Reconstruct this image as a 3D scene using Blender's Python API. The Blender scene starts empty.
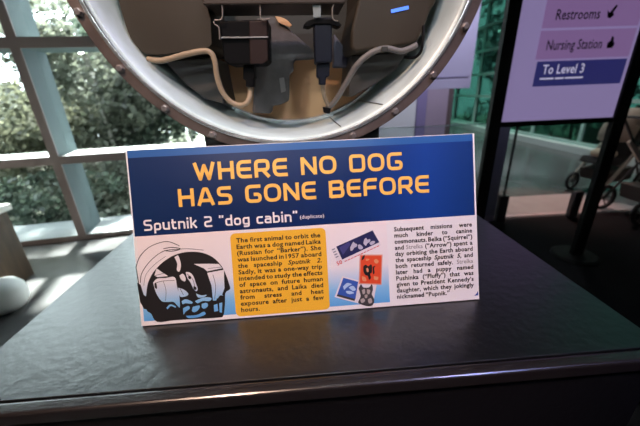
import bpy, bmesh, math, random
from mathutils import Vector, Matrix
random.seed(7)
S = bpy.context.scene
C = S.collection
PI = math.pi
ZC = 6.0          # ceiling height of the hall

# ------------------------------------------------------------------ camera
FPX = 308.0
CX, CY = 320.0, 213.0
def _orth():
    vz = Vector((350 - CX, 980 - CY, FPX)).normalized()
    vy = Vector((298 - CX, 90 - CY, FPX))
    vy = (vy - vz * vy.dot(vz)).normalized()
    vx = vz.cross(vy)
    return vx, vy, -vz
AX, AY, AZ = _orth()
EYE = Vector((0, 0, 1.4))
def ray(x, y):
    q = Vector((x - CX, y - CY, FPX))
    return Vector((AX.dot(q), AY.dot(q), AZ.dot(q)))
def at(x, y, Y):
    d = ray(x, y)
    return EYE + d * (Y / d.y)
def onz(x, y, z):
    d = ray(x, y)
    return EYE + d * ((z - EYE.z) / d.z)

cam = bpy.data.cameras.new('camera')
cam.sensor_fit = 'HORIZONTAL'
cam.sensor_width = 36
cam.lens = FPX / 640 * 36
cam.clip_start = 0.02
cam.clip_end = 200
cam.dof.use_dof = True
cam.dof.focus_distance = 0.59
cam.dof.aperture_fstop = 3.2
co = bpy.data.objects.new('camera', cam)
C.objects.link(co)
right = Vector((AX.x, AY.x, AZ.x)); upv = -Vector((AX.y, AY.y, AZ.y)); back = -Vector((AX.z, AY.z, AZ.z))
m = Matrix.Identity(4)
for i in range(3):
    m[i][0] = right[i]; m[i][1] = upv[i]; m[i][2] = back[i]; m[i][3] = EYE[i]
co.matrix_world = m
S.camera = co

# ------------------------------------------------------------------ sky, lamps, exposure
S.view_settings.view_transform = 'Standard'
S.view_settings.look = 'None'
S.view_settings.gamma = 1.0
S.view_settings.use_curve_mapping = False
S.view_settings.exposure = 1.0
W = bpy.data.worlds.new('overcast_sky')
S.world = W
W.use_nodes = True
nt = W.node_tree
nt.nodes.clear()
wo = nt.nodes.new('ShaderNodeOutputWorld')
bg = nt.nodes.new('ShaderNodeBackground')
tc = nt.nodes.new('ShaderNodeTexCoord')
sx = nt.nodes.new('ShaderNodeSeparateXYZ')
rp = nt.nodes.new('ShaderNodeValToRGB')
rp.color_ramp.elements[0].position = 0.0
rp.color_ramp.elements[0].color = (0.55, 0.62, 0.66, 1)
rp.color_ramp.elements[1].position = 0.6
rp.color_ramp.elements[1].color = (0.86, 0.95, 1.0, 1)
bg.inputs['Strength'].default_value = 4.4
nt.links.new(tc.outputs['Generated'], sx.inputs[0])
nt.links.new(sx.outputs['Z'], rp.inputs[0])
nt.links.new(rp.outputs[0], bg.inputs[0])
nt.links.new(bg.outputs[0], wo.inputs[0])

sun = bpy.data.lights.new('sun', 'SUN'); sun.energy = 24.0; sun.angle = math.radians(3); sun.color = (1.0, 0.97, 0.92)
so = bpy.data.objects.new('sun', sun); C.objects.link(so)
so.rotation_euler = Vector((0.22, -0.84, -1)).to_track_quat('-Z', 'Y').to_euler()

def spot(name, loc, target, power, color, size=50, blend=0.6, radius=0.05):
    l = bpy.data.lights.new(name, 'SPOT')
    l.energy = power; l.color = color; l.spot_size = math.radians(size); l.spot_blend = blend
    l.shadow_soft_size = radius
    o = bpy.data.objects.new(name, l); C.objects.link(o)
    o.location = loc
    o.rotation_euler = (Vector(target) - Vector(loc)).to_track_quat('-Z', 'Y').to_euler()
    return o
spot('warm_ceiling_spot', (-0.75, -0.9, 3.3), (-0.12, 0.6, 1.25), 140, (1.0, 0.66, 0.50), 34, 0.7, 0.09)
spot('violet_ceiling_spot', (1.25, -0.7, 3.3), (0.2, 0.6, 1.25), 46, (0.74, 0.62, 1.0), 34, 0.7, 0.04)
spot('cool_ceiling_spot', (0.25, -0.25, 3.3), (0.0, 0.75, 1.55), 32, (0.86, 0.95, 1.0), 40, 0.8, 0.06)
spot('left_cabin_fill', (-0.9, -2.6, 3.0), (0.15, 0.85, 1.55), 40, (0.90, 0.90, 1.0), 16, 0.7, 0.05)  # unseen lamp added to brighten the capsule's right inner wall
spot('right_cabin_fill', (0.9, -2.6, 3.0), (-0.2, 0.85, 1.60), 56, (0.86, 1.0, 0.98), 16, 0.7, 0.05)  # unseen lamp added to brighten the capsule's left inner wall
spot('blue_track_spot', (1.5, -1.1, 3.3), (0.36, 0.4, 1.05), 40, (0.30, 0.42, 1.0), 22, 0.8, 0.08)
spot('violet_wall_spot', (2.2, 3.4, 3.3), (2.9, 5.4, 1.3), 100, (0.82, 0.79, 1.0), 70, 0.7, 0.06)
spot('red_floor_spot', (3.3, 4.2, 3.3), (2.9, 3.3, 0.0), 170, (1.0, 0.42, 0.35), 30, 0.8, 0.05)
spot('far_hall_fill', (4.4, 6.8, 5.6), (4.6, 6.6, 0), 420, (1.0, 0.95, 0.92), 95, 0.7, 0.15)  # unseen fill added to lighten the hall beyond the guard rail
spot('column_fill', (2.15, 5.1, 4.2), (2.3, 5.6, 1.3), 420, (0.93, 0.93, 1.0), 60, 0.8, 0.1)  # fill lamp added behind the banner to brighten pillar and partition
spot('aisle_spot', (4.6, 1.9, 3.3), (3.7, 2.9, 0.4), 16, (1.0, 0.82, 0.72), 50, 0.8, 0.05)

# ------------------------------------------------------------------ materials
MATS = {}
def mat(name, col, rough=0.5, metal=0.0, spec=0.5, emit=None, estr=0.0, var=0.0, scale=8.0, bump=0.0, bscale=40.0, col2=None, stretch=None, coat=0.0, ior=1.5):
    if name in MATS:
        return MATS[name]
    mt = bpy.data.materials.new(name); mt.use_nodes = True
    n = mt.node_tree; b = n.nodes['Principled BSDF']
    b.inputs['Base Color'].default_value = (*col, 1)
    b.inputs['Roughness'].default_value = rough
    b.inputs['Metallic'].default_value = metal
    b.inputs['Specular IOR Level'].default_value = spec
    b.inputs['Coat Weight'].default_value = coat
    b.inputs['IOR'].default_value = ior
    if emit:
        b.inputs['Emission Color'].default_value = (*emit, 1)
        b.inputs['Emission Strength'].default_value = estr
    if var or bump:
        t = n.nodes.new('ShaderNodeTexCoord')
        src = t.outputs['Object']
        if stretch:
            mp = n.nodes.new('ShaderNodeMapping'); mp.inputs['Scale'].default_value = stretch
            n.links.new(src, mp.inputs[0]); src = mp.outputs[0]
    if var:
        nz = n.nodes.new('ShaderNodeTexNoise'); nz.inputs['Scale'].default_value = scale
        nz.inputs['Detail'].default_value = 5
        cr = n.nodes.new('ShaderNodeValToRGB')
        c2 = col2 or tuple(min(1, c * (1 + var)) for c in col)
        cr.color_ramp.elements[0].color = (*[c * (1 - var) for c in col], 1)
        cr.color_ramp.elements[1].color = (*c2, 1)
        cr.color_ramp.elements[0].position = 0.3; cr.color_ramp.elements[1].position = 0.7
        n.links.new(src, nz.inputs['Vector']); n.links.new(nz.outputs['Fac'], cr.inputs[0])
        n.links.new(cr.outputs[0], b.inputs['Base Color'])
    if bump:
        nb = n.nodes.new('ShaderNodeTexNoise'); nb.inputs['Scale'].default_value = bscale
        nb.inputs['Detail'].default_value = 6
        bm_ = n.nodes.new('ShaderNodeBump'); bm_.inputs['Strength'].default_value = bump
        bm_.inputs['Distance'].default_value = 0.01
        n.links.new(src, nb.inputs['Vector']); n.links.new(nb.outputs['Fac'], bm_.inputs['Height'])
        n.links.new(bm_.outputs[0], b.inputs['Normal'])
    MATS[name] = mt
    return mt

def ramp_mat(name, axis, stops, rough=0.4, spec=0.4):
    """printed colour that runs along one object axis; stops = [(coordinate, colour)]"""
    mt = bpy.data.materials.new(name); mt.use_nodes = True
    n = mt.node_tree; b = n.nodes['Principled BSDF']
    b.inputs['Roughness'].default_value = rough; b.inputs['Specular IOR Level'].default_value = spec
    t = n.nodes.new('ShaderNodeTexCoord'); sp = n.nodes.new('ShaderNodeSeparateXYZ')
    mr = n.nodes.new('ShaderNodeMapRange'); cr = n.nodes.new('ShaderNodeValToRGB')
    a, z = stops[0][0], stops[-1][0]
    mr.inputs['From Min'].default_value = a; mr.inputs['From Max'].default_value = z
    e = cr.color_ramp.elements
    while len(e) < len(stops): e.new(0.5)
    for k, (p, c) in enumerate(stops):
        e[k].position = (p - a) / (z - a); e[k].color = (*c, 1)
    n.links.new(t.outputs['Object'], sp.inputs[0]); n.links.new(sp.outputs[axis], mr.inputs[0])
    n.links.new(mr.outputs[0], cr.inputs[0]); n.links.new(cr.outputs[0], b.inputs['Base Color'])
    return mt

def glass_mat(name, tint=(1, 1, 1), refl=1.0):
    mt = bpy.data.materials.new(name); mt.use_nodes = True
    n = mt.node_tree; n.nodes.clear()
    o = n.nodes.new('ShaderNodeOutputMaterial'); mx = n.nodes.new('ShaderNodeMixShader')
    tr = n.nodes.new('ShaderNodeBsdfTransparent'); gl = n.nodes.new('ShaderNodeBsdfGlossy')
    fr = n.nodes.new('ShaderNodeFresnel'); ml = n.nodes.new('ShaderNodeMath'); ml.operation = 'MULTIPLY'
    tr.inputs[0].default_value = (*tint, 1); gl.inputs['Roughness'].default_value = 0.0
    fr.inputs['IOR'].default_value = 1.35; ml.inputs[1].default_value = refl
    ge = n.nodes.new('ShaderNodeNewGeometry'); sb = n.nodes.new('ShaderNodeMath'); sb.operation = 'SUBTRACT'; sb.inputs[0].default_value = 1.0
    m2 = n.nodes.new('ShaderNodeMath'); m2.operation = 'MULTIPLY'      # the pane reflects once, where the ray meets its outer face
    n.links.new(ge.outputs['Backfacing'], sb.inputs[1])
    n.links.new(fr.outputs[0], ml.inputs[0]); n.links.new(ml.outputs[0], m2.inputs[0]); n.links.new(sb.outputs[0], m2.inputs[1])
    n.links.new(m2.outputs[0], mx.inputs[0])
    n.links.new(tr.outputs[0], mx.inputs[1]); n.links.new(gl.outputs[0], mx.inputs[2])
    n.links.new(mx.outputs[0], o.inputs[0])
    return mt

# ------------------------------------------------------------------ mesh helpers
def link(name, bm, m=None, parent=None, smooth=False, bevel=0.0, seg=2):
    me = bpy.data.meshes.new(name)
    bmesh.ops.recalc_face_normals(bm, faces=bm.faces)
    bm.to_mesh(me); bm.free()
    if smooth:
        for p in me.polygons: p.use_smooth = True
    o = bpy.data.objects.new(name, me); C.objects.link(o)
    if m: me.materials.append(m)
    if parent: o.parent = parent
    if bevel:
        b = o.modifiers.new('bevel', 'BEVEL'); b.width = bevel; b.segments = seg; b.limit_method = 'ANGLE'
    return o
def tag(o, label, cat, group=None, kind=None):
    o['label'] = label
    o['category'] = cat
    if group: o['group'] = group
    if kind: o['kind'] = kind
    return o
def struct(o):
    o['kind'] = 'structure'
    return o
def empty(name, loc=(0, 0, 0), rot=(0, 0, 0)):
    o = bpy.data.objects.new(name, None); C.objects.link(o)
    o.location = loc; o.rotation_euler = rot; o.empty_display_size = 0.05
    return o
def box(bm, c, s, rot=None):
    r = bmesh.ops.create_cube(bm, size=1)
    M = Matrix.Translation(c) @ (rot.to_4x4() if rot else Matrix.Identity(4)) @ Matrix.Diagonal((*s, 1))
    bmesh.ops.transform(bm, matrix=M, verts=r['verts'])
def box2(bm, a, b):
    box(bm, [(p + q) / 2 for p, q in zip(a, b)], [abs(q - p) for p, q in zip(a, b)])
def prism(bm, pts, d):
    """closed outline of 3-D points pushed along vector d"""
    d = Vector(d)
    a = [bm.verts.new(p) for p in pts]; b = [bm.verts.new(Vector(p) + d) for p in pts]
    bm.faces.new(a); bm.faces.new(list(reversed(b)))
    k = len(a)
    for i in range(k):
        bm.faces.new((a[i], b[i], b[(i + 1) % k], a[(i + 1) % k]))
def spline(pts, n=8):
    pts = [Vector(p) for p in pts]; out = []
    for i in range(len(pts) - 1):
        p0 = pts[max(i - 1, 0)]; p1 = pts[i]; p2 = pts[i + 1]; p3 = pts[min(i + 2, len(pts) - 1)]
        for k in range(n):
            t = k / n
            out.append(0.5 * ((2 * p1) + (p2 - p0) * t + (2 * p0 - 5 * p1 + 4 * p2 - p3) * t * t + (3 * p1 - p0 - 3 * p2 + p3) * t ** 3))
    out.append(pts[-1])
    return out
def tube(bm, pts, r, seg=10, r2=None):
    pts = [Vector(p) for p in pts]; rings = []
    n = len(pts); prev = None
    for i, p in enumerate(pts):
        t = (pts[min(i + 1, n - 1)] - pts[max(i - 1, 0)]).normalized()
        if prev is None:
            a = t.orthogonal().normalized()
        else:
            a = (prev - t * prev.dot(t)).normalized()
        prev = a; b = t.cross(a)
        rr = r if r2 is None else r + (r2 - r) * i / (n - 1)
        rings.append([bm.verts.new(p + (a * math.cos(2 * PI * k / seg) + b * math.sin(2 * PI * k / seg)) * rr) for k in range(seg)])
    for i in range(n - 1):
        for k in range(seg):
            bm.faces.new((rings[i][k], rings[i][(k + 1) % seg], rings[i + 1][(k + 1) % seg], rings[i + 1][k]))
    bm.faces.new(list(reversed(rings[0]))); bm.faces.new(rings[-1])
def annulus(bm, c, prof, seg=128):
    """profile of (radius, y) swept round the Y axis through c, closed"""
    rings = []
    for k in range(seg):
        a = 2 * PI * k / seg
        rings.append([bm.verts.new((c[0] + r * math.cos(a), y, c[2] + r * math.sin(a))) for r, y in prof])
    n = len(prof)
    for k in range(seg):
        A, B = rings[k], rings[(k + 1) % seg]
        for i in range(n):
            bm.faces.new((A[i], A[(i + 1) % n], B[(i + 1) % n], B[i]))
def lathe(bm, c, prof, seg=32):
    """profile of (radius, z) swept round the Z axis through c; ends on the axis are capped"""
    rings = []
    for r, z in prof:
        rings.append([bm.verts.new((c[0] + r * math.cos(2 * PI * k / seg), c[1] + r * math.sin(2 * PI * k / seg), c[2] + z)) for k in range(seg)])
    for i in range(len(prof) - 1):
        for k in range(seg):
            bm.faces.new((rings[i][k], rings[i][(k + 1) % seg], rings[i + 1][(k + 1) % seg], rings[i + 1][k]))
    bm.faces.new(list(reversed(rings[0]))); bm.faces.new(rings[-1])
def NB(): return bmesh.new()

# ------------------------------------------------------------------ the setting
floor_m = mat('polished_dark_floor', (0.11, 0.11, 0.112), 0.2, spec=0.6, var=0.25, scale=3, bump=0.03, bscale=6)
WA = EYE + Vector((-3.052, 3.154, -1.4)) * 0.964
WA.z = 0
wd = Vector((0.99, 0.138, 0)).normalized(); wn = Vector((-wd.y, wd.x, 0))   # window wall on the left: along it, and outward
def wline(x, off=0.3): return WA.y + off + (x - WA.x) * wd.y / wd.x
plan = [(-6, -5), (9, -5), (9, 3.25), (5.9, 3.25), (5.9, 13.05), (0.6, 13.05), (0.6, wline(0.6)), (-6, wline(-6))]
b = NB(); prism(b, [(x, y, -0.12) for x, y in plan], (0, 0, 0.12)); struct(link('floor', b, floor_m))
b = NB(); box2(b, (0.75, -2.0, 0.0), (7.0, 2.98, 0.006)); struct(link('trim_1', b, mat('charcoal_carpet', (0.006, 0.0055, 0.0065), 0.9, spec=0.08, bump=0.4, bscale=300)))
b = NB(); box2(b, (1.0, 3.02, 0.0), (7.0, 3.64, 0.008)); struct(link('trim_2', b, mat('pale_floor_strip', (0.42, 0.38, 0.38), 0.28, spec=0.6, var=0.1)))
b = NB(); prism(b, [(x, y, ZC) for x, y in plan], (0, 0, 0.1)); struct(link('ceiling', b, mat('dark_ceiling', (0.03, 0.03, 0.035), 0.9)))
b = NB(); box2(b, (-6, -5.1, 0), (9.0, -5, ZC)); struct(link('wall_rear', b, mat('dark_taupe_wall', (0.10, 0.085, 0.075), 0.85)))
b = NB(); box2(b, (-6.1, -5, 0), (-6, 2.6, ZC)); struct(link('wall_left', b, MATS['dark_taupe_wall']))
b = NB(); box2(b, (9.0, -5, 0), (9.1, 3.2, ZC)); struct(link('wall_right', b, MATS['dark_taupe_wall']))

WR = Matrix((wd, wn, (0, 0, 1))).transposed().to_4x4()
WR.translation = WA
brown = mat('brown_window_metal', (0.24, 0.195, 0.19), 0.6, 0.0, spec=0.2)
teal = mat('grey_teal_window_metal', (0.10, 0.135, 0.138), 0.6, 0.0, spec=0.15)
silver = mat('pale_sill_metal', (0.34, 0.37, 0.38), 0.5, 0.0)
win = empty('window_1'); win.matrix_world = WR; struct(win)
win_glass = glass_mat('clear_window_glass', (0.93, 0.97, 0.96), 0.8)
D = 0.36
S0, S1 = -3.0, 3.6
def window_bar(s0, s1, z0, z1, name, front=True):
    b = NB(); box2(b, (s0, 0.012, z0), (s1, D, z1)); o = link(name, b, teal, win)
    b = NB(); box2(b, (s0, -0.004, z0), (s1, 0.012, z1)); link('face', b, brown, o)
    return o
for k, s in enumerate((-2.42, -0.94, 0.53, 2.02, 3.52)):
    window_bar(s, s + 0.075, 0.03, 3.5, 'mullion')
zr = [(1.4 + 0.964 * a, 1.4 + 0.964 * c) for a, c in ((-0.61, -0.53), (0.435, 0.52), (1.47, 1.55), (2.5, 2.58), (3.53, 3.61))]
segs = [(-3.0, -2.42), (-2.345, -0.94), (-0.865, 0.53), (0.605, 2.02), (2.095, 3.52)]
for z0, z1 in zr:
    for a, c in segs:
        o = window_bar(a, c, z0, z1, 'rail')
        b = NB(); box2(b, (a, 0.0, z1), (c, D, z1 + 0.003)); link('ledge', b, silver, o)
b = NB(); box2(b, (S0, 0.0, 0.0), (S1, 0.5, 0.05)); o = link('window_sill', b, brown, win)
b = NB(); box2(b, (S0, 0.0, 0.05), (S1, 0.5, 0.056)); link('ledge', b, silver, o)
b = NB(); box2(b, (S0, 0.2, 0.05), (S1, 0.21, ZC)); link('pane', b, win_glass, win)

# overhang added out of view to cut the sun patch on the floor
b = NB(); prism(b, [(x, wline(x, o), ZC) for x, o in ((-7, 0.3), (0.55, 0.3), (0.55, 2.6), (-7, 2.6))], (0, 0, 0.1)); struct(link('sun_overhang', b, MATS['dark_ceiling']))
# ground outside
b = NB(); box2(b, (-16, 3.2, -0.5), (-0.2, 16, -0.42)); g = struct(link('ground', b, mat('leaf_litter_ground', (0.10, 0.11, 0.08), 0.95, var=0.4, scale=5)))
g.matrix_world = Matrix.Translation((0, 0.6, 0))

# partition and end wall behind the capsule
pale = mat('pale_violet_paint', (0.55, 0.53, 0.62), 0.6)
b = NB(); box2(b, (0.55, 4.1, 0), (0.7, 13, ZC)); struct(link('wall_back', b, pale))
far = 9.6
def pxbox(name, x0, x1, y0, y1, Y, depth, m, parent=None, z0=None, z1=None):
    a = at(x0, (y0 + y1) / 2, Y); c = at(x1, (y0 + y1) / 2, Y)
    za = at((x0 + x1) / 2, y1, Y).z if z0 is None else z0
    zb = at((x0 + x1) / 2, y0, Y).z if z1 is None else z1
    b = NB(); box2(b, (a.x, Y, za), (c.x, Y + depth, zb)); return link(name, b, m, parent)
struct(pxbox('pillar', 376, 419, 0, 135, 5.6, 0.45, mat('white_column_paint', (0.72, 0.74, 0.80), 0.55), z0=0, z1=ZC))
violet_post = mat('violet_partition_paint', (0.24, 0.20, 0.40), 0.55)
part = empty('partition'); struct(part)
pxbox('post', 420, 430, 0, 135, 5.6, 0.12, violet_post, part, z0=0, z1=ZC)
pxbox('panel', 430.2, 452, 0, 135, 5.62, 0.08, mat('rose_grey_panel', (0.36, 0.29, 0.40), 0.5), part, z0=0, z1=ZC)
pxbox('post', 452.2, 457, 0, 135, 5.6, 0.12, mat('brown_post_paint', (0.12, 0.09, 0.10), 0.5), part, z0=0, z1=ZC)

# green curtain wall along the right side, running away from us, and closing the far end
gteal = mat('pale_green_frame', (0.42, 0.62, 0.56), 0.45)
ggl = glass_mat('green_tinted_glass', (0.095, 0.185, 0.16), 1.0)
w2 = empty('window_2'); struct(w2)
GX = 5.75
b = NB(); box2(b, (GX + 0.04, 3.3, 0.13), (GX + 0.055, 12.9, ZC)); link('pane', b, ggl, w2)
for y in (3.3, 4.7, 6.1, 7.5, 8.9, 10.3, 11.7, 12.9):
    b = NB(); box2(b, (GX, y, 0.13), (GX + 0.12, y + 0.07, ZC)); link('mullion', b, gteal, w2)
for z in (0.13, 0.98, 1.62, 2.28, 2.95, 3.6, 4.3):
    b = NB(); box2(b, (GX - 0.03, 3.3, z), (GX + 0.12, 12.9, z + 0.06)); link('rail', b, gteal, w2)
b = NB(); box2(b, (GX - 0.2, 3.3, 0.0), (GX + 0.14, 12.9, 0.13)); link('window_sill', b, mat('white_kerb', (0.66, 0.72, 0.70), 0.5), w2)
w3 = empty('window_3'); struct(w3)
b = NB(); box2(b, (0.7, 13.0, 0), (GX, 13.015, ZC)); link('pane', b, ggl, w3)
for k in range(6):
    x = 0.75 + k * 1.0
    b = NB(); box2(b, (x, 12.9, 0), (x + 0.08, 13.0, ZC)); link('mullion', b, gteal, w3)
for z in (0.0, 0.98, 1.62, 2.28, 2.95, 3.6, 4.3):
    b = NB(); box2(b, (0.7, 12.88, z), (GX, 13.0, z + 0.06)); link('rail', b, gteal, w3)
b = NB(); box2(b, (GX + 0.2, 3.2, -0.5), (15, 20, -0.42)); struct(link('ground.001', b, MATS['leaf_litter_ground']))
b = NB(); box2(b, (GX + 0.0, 3.2, 0), (9.1, 3.28, ZC)); struct(link('wall_side', b, MATS['dark_taupe_wall']))

# ------------------------------------------------------------------ trees beyond the glass
def leaf_mat(name, a, c):
    mt = bpy.data.materials.new(name); mt.use_nodes = True
    n = mt.node_tree; p = n.nodes['Principled BSDF']
    p.inputs['Roughness'].default_value = 0.35
    g = n.nodes.new('ShaderNodeNewGeometry'); cr = n.nodes.new('ShaderNodeValToRGB')
    cr.color_ramp.elements[0].color = (*a, 1); cr.color_ramp.elements[1].color = (*c, 1)
    n.links.new(g.outputs['Random Per Island'], cr.inputs[0]); n.links.new(cr.outputs[0], p.inputs['Base Color'])
    tl = n.nodes.new('ShaderNodeBsdfTranslucent'); mx = n.nodes.new('ShaderNodeMixShader'); mx.inputs[0].default_value = 0.35
    n.links.new(cr.outputs[0], tl.inputs[0]); n.links.new(p.outputs[0], mx.inputs[1]); n.links.new(tl.outputs[0], mx.inputs[2])
    n.links.new(mx.outputs[0], n.nodes['Material Output'].inputs[0])
    return mt
leaf1 = leaf_mat('grey_green_leaves', (0.075, 0.085, 0.064), (0.25, 0.27, 0.21))
leaf2 = leaf_mat('olive_leaves', (0.080, 0.084, 0.055), (0.25, 0.26, 0.18))
leaf3 = leaf_mat('dark_green_leaves', (0.020, 0.034, 0.026), (0.12, 0.16, 0.12))
bark = mat('pale_bark', (0.42, 0.40, 0.36), 0.8, var=0.3, scale=14)
def tree(name, label, loc, h, rx, ry, z0, nl, lm, group, size=0.07, trunks=2, seed=0):
    rnd = random.Random(seed)
    t = empty(name, loc)
    tag(t, label, 'tree' if 'tree' in name else 'bush', group)
    me = bpy.data.meshes.new('foliage'); vs = []; fs = []
    blobs = []
    for k in range(14):
        blobs.append((rnd.uniform(-rx, rx) * 0.7, rnd.uniform(-ry, ry) * 0.7, rnd.uniform(z0, h), rnd.uniform(0.3, 0.55)))
    for k in range(nl):
        bx, by, bz, br = blobs[k % 14]
        u = Vector((rnd.gauss(0, 1), rnd.gauss(0, 1), rnd.gauss(0, 1))).normalized() * (br * rnd.uniform(0.4, 1.0) ** 0.6)
        p = Vector((bx + u.x * rx * 1.1, by + u.y * ry * 1.1, min(h, max(z0 - 0.1, bz + u.z * (h - z0) * 0.45))))
        a = Vector((rnd.gauss(0, 1), rnd.gauss(0, 1), rnd.gauss(0, 0.6))).normalized()
        c = a.orthogonal().normalized()
        l = size * rnd.uniform(0.6, 1.3); w = l * 0.4
        i = len(vs)
        vs += [p, p + a * l * 0.5 + c * w, p + a * l, p + a * l * 0.5 - c * w]
        fs.append((i, i + 1, i + 2, i + 3))
    me.from_pydata(vs, [], fs); me.materials.append(lm)
    o = bpy.data.objects.new('foliage', me); C.objects.link(o); o.parent = t
    for k in range(trunks):
        x = rnd.uniform(-rx, rx) * 0.4; y = rnd.uniform(-ry, ry) * 0.4
        b = NB(); tube(b, spline([(x, y, 0), (x + rnd.uniform(-.1, .1), y, h * 0.35), (x + rnd.uniform(-.25, .25), y, h * 0.92)], 5), 0.05, 8, 0.02)
        link('trunk', b, bark, t, True)
gz = -0.42
def outside(px, depth):
    """ground point outside the left window wall, seen through column px at a depth beyond the wall"""
    d = ray(px, 150); d.z = 0
    o = Vector((0, 0, 0)); tt = ((WA - o).dot(wn) + depth) / d.dot(wn)
    q = d * tt
    return (q.x, q.y, gz)
TG = 'trees outside the left windows'
tree('leafy_tree', 'grey green leafy tree outside, at the left end of the windows', outside(-70, 2.6), 3.0, 1.5, 0.9, 0.15, 7000, leaf1, TG, 0.10, 2, 1)
tree('leafy_tree', 'dense leafy tree outside, behind the wide grey window mullion', outside(35, 2.4), 2.2, 1.0, 0.8, 0.1, 7000, leaf2, TG, 0.09, 2, 2)
tree('leafy_tree', 'leafy tree with pale trunks outside, beside the left rim of the capsule', outside(110, 2.2), 2.7, 0.9, 0.7, 0.2, 6500, leaf1, TG, 0.09, 4, 3)
tree('leafy_tree', 'leafy tree outside the window, seen between capsule rim and blue sign', outside(175, 2.8), 2.9, 1.1, 0.8, 0.1, 6500, leaf3, TG, 0.10, 3, 4)
tree('leafy_tree', 'tall tree farther outside, its crown against the bright sky', outside(125, 5.6), 3.7, 2.0, 1.2, 0.5, 7000, leaf1, TG, 0.14, 3, 5)
tree('leafy_tree', 'tall olive tree farther outside, above the left end of the rail', outside(-60, 5.6), 3.3, 2.2, 1.2, 0.4, 7000, leaf2, TG, 0.14, 3, 6)
tree('low_bush', 'low dark bush outside, against the bottom window pane', outside(30, 1.1), 0.95, 1.1, 0.4, 0.05, 5000, leaf3, 'bushes outside the left windows', 0.07, 1, 7)
tree('low_bush', 'low pale bush outside, left of the blue sign', outside(125, 1.2), 1.05, 0.9, 0.4, 0.05, 5000, leaf1, 'bushes outside the left windows', 0.07, 1, 8)
RG = 'trees outside the green windows'
for k, (x, y, lab) in enumerate(((7.6, 5.2, 'dark tree outside the green glass, behind the pushchairs'),
                                 (7.9, 8.2, 'dark tree outside the green glass, beyond the white kerb'),
                                 (7.4, 11.2, 'dark tree outside the green glass, left of the directory sign'),
                                 (5.2, 15.5, 'dark tree outside the far end window, beside the lavender banner'))):
    tree('leafy_tree', lab, (x, y, gz), 4.6, 1.2, 1.6, 0.1, 5500, leaf3, RG, 0.16, 3, 20 + k)

# ------------------------------------------------------------------ display plinth and glass case
PT = 1.0
black = mat('satin_black_plinth', (0.006, 0.006, 0.007), 0.5, spec=0.25, bump=0.06, bscale=60)
topm = mat('dark_textured_top', (0.005, 0.0054, 0.006), 0.30, spec=0.5, ior=1.9, bump=0.10, bscale=55, var=0.2, scale=30)
trimm = mat('glossy_black_edging', (0.016, 0.014, 0.014), 0.24, spec=0.7, bump=0.05, bscale=25, stretch=(0.3, 1, 1))
X0, X1, Y0, Y1 = -0.548, 0.562, 0.319, 1.52
pl = empty('display_plinth', (0, 0.9, 0))
tag(pl, 'low black display plinth with a dark glossy top under the blue sign', 'plinth')
def child(o, parent):
    o.parent = parent; o.matrix_parent_inverse = Matrix.Translation(parent.location).inverted(); return o
b = NB(); box2(b, (X0 + 0.012, Y0 + 0.012, 0.006), (X1 - 0.012, Y1 - 0.012, PT - 0.032)); child(link('body', b, black, bevel=0.003), pl)
b = NB(); box2(b, (X0, Y0 + 0.0225, PT - 0.03), (X1, Y1, PT)); child(link('top_panel', b, topm, bevel=0.001), pl)
b = NB(); box2(b, (X0, Y0, PT - 0.026), (X1, Y0 + 0.022, PT - 0.001))
child(link('edging', b, trimm, bevel=0.005, seg=4), pl)

case_glass = glass_mat('display_glass', (0.985, 0.99, 0.99), 0.6)
gc = empty('glass_screen', (0, Y0 + 0.011, PT))
tag(gc, 'clear glass screen standing along the front edge of the black plinth', 'glass screen')
b = NB(); box2(b, (X0 + 0.008, Y0 + 0.008, PT), (X1 - 0.008, Y0 + 0.014, 2.25)); child(link('pane', b, case_glass), gc)
b = NB(); box2(b, (X0 + 0.008, Y0 + 0.007, 2.25), (X1 - 0.008, Y0 + 0.015, 2.254)); child(link('polished_edge', b, mat('pale_glass_edge', (0.30, 0.42, 0.40), 0.3)), gc)

# ------------------------------------------------------------------ the capsule
CXc, CZ, CY0, RO = -0.0165, 1.661, 0.65, 0.3835
cap = empty('dog_cabin_capsule', (CXc, 0.95, CZ))
tag(cap, 'round metal space capsule with bolted rim, open towards us, above the blue sign', 'space capsule')
def cp(o): return child(o, cap)
cc = (CXc, 0, CZ)
flange_m = mat('worn_grey_flange', (0.145, 0.112, 0.102), 0.45, 0.5, var=0.3, scale=18, bump=0.08, bscale=50)
steel = mat('brushed_cabin_steel', (0.47, 0.555, 0.56), 0.40, 0.35, var=0.18, scale=9, bump=0.22, bscale=9)
bright = mat('bright_rim_metal', (0.80, 0.82, 0.83), 0.22, 0.9)
b = NB(); annulus(b, cc, [(RO, CY0), (RO, CY0 + 0.014), (0.364, CY0 + 0.014), (0.364, CY0)], 160); cp(link('flange', b, flange_m, bevel=0.0015))
b = NB(); annulus(b, cc, [(0.364, CY0 - 0.003), (0.364, CY0 + 0.02), (0.357, CY0 + 0.02), (0.357, CY0 - 0.003)], 160); cp(link('rim_lip', b, bright, bevel=0.0012))
b = NB(); annulus(b, cc, [(0.361, CY0 + 0.012), (0.361, 1.42), (0.353, 1.42), (0.353, CY0 + 0.012)], 160); cp(link('cabin_wall', b, steel, smooth=True)).data.polygons[0].use_smooth = True
BH = 0.955
tan = mat('tan_leather_bulkhead', (0.52, 0.30, 0.15), 0.6, var=0.12, scale=5, bump=0.05, bscale=40)
b = NB(); lathe(b, (0, 0, 0), [(0.352, 0.0), (0.352, 0.02)], 96); bmesh.ops.transform(b, matrix=Matrix.Translation((CXc, BH + 0.02, CZ)) @ Matrix.Rotation(PI / 2, 4, 'X'), verts=b.verts); cp(link('bulkhead', b, tan))
b = NB(); annulus(b, cc, [(0.353, BH - 0.012), (0.353, BH), (0.338, BH), (0.341, BH - 0.012)], 128); cp(link('bulkhead_rim', b, bright, bevel=0.002))
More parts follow.
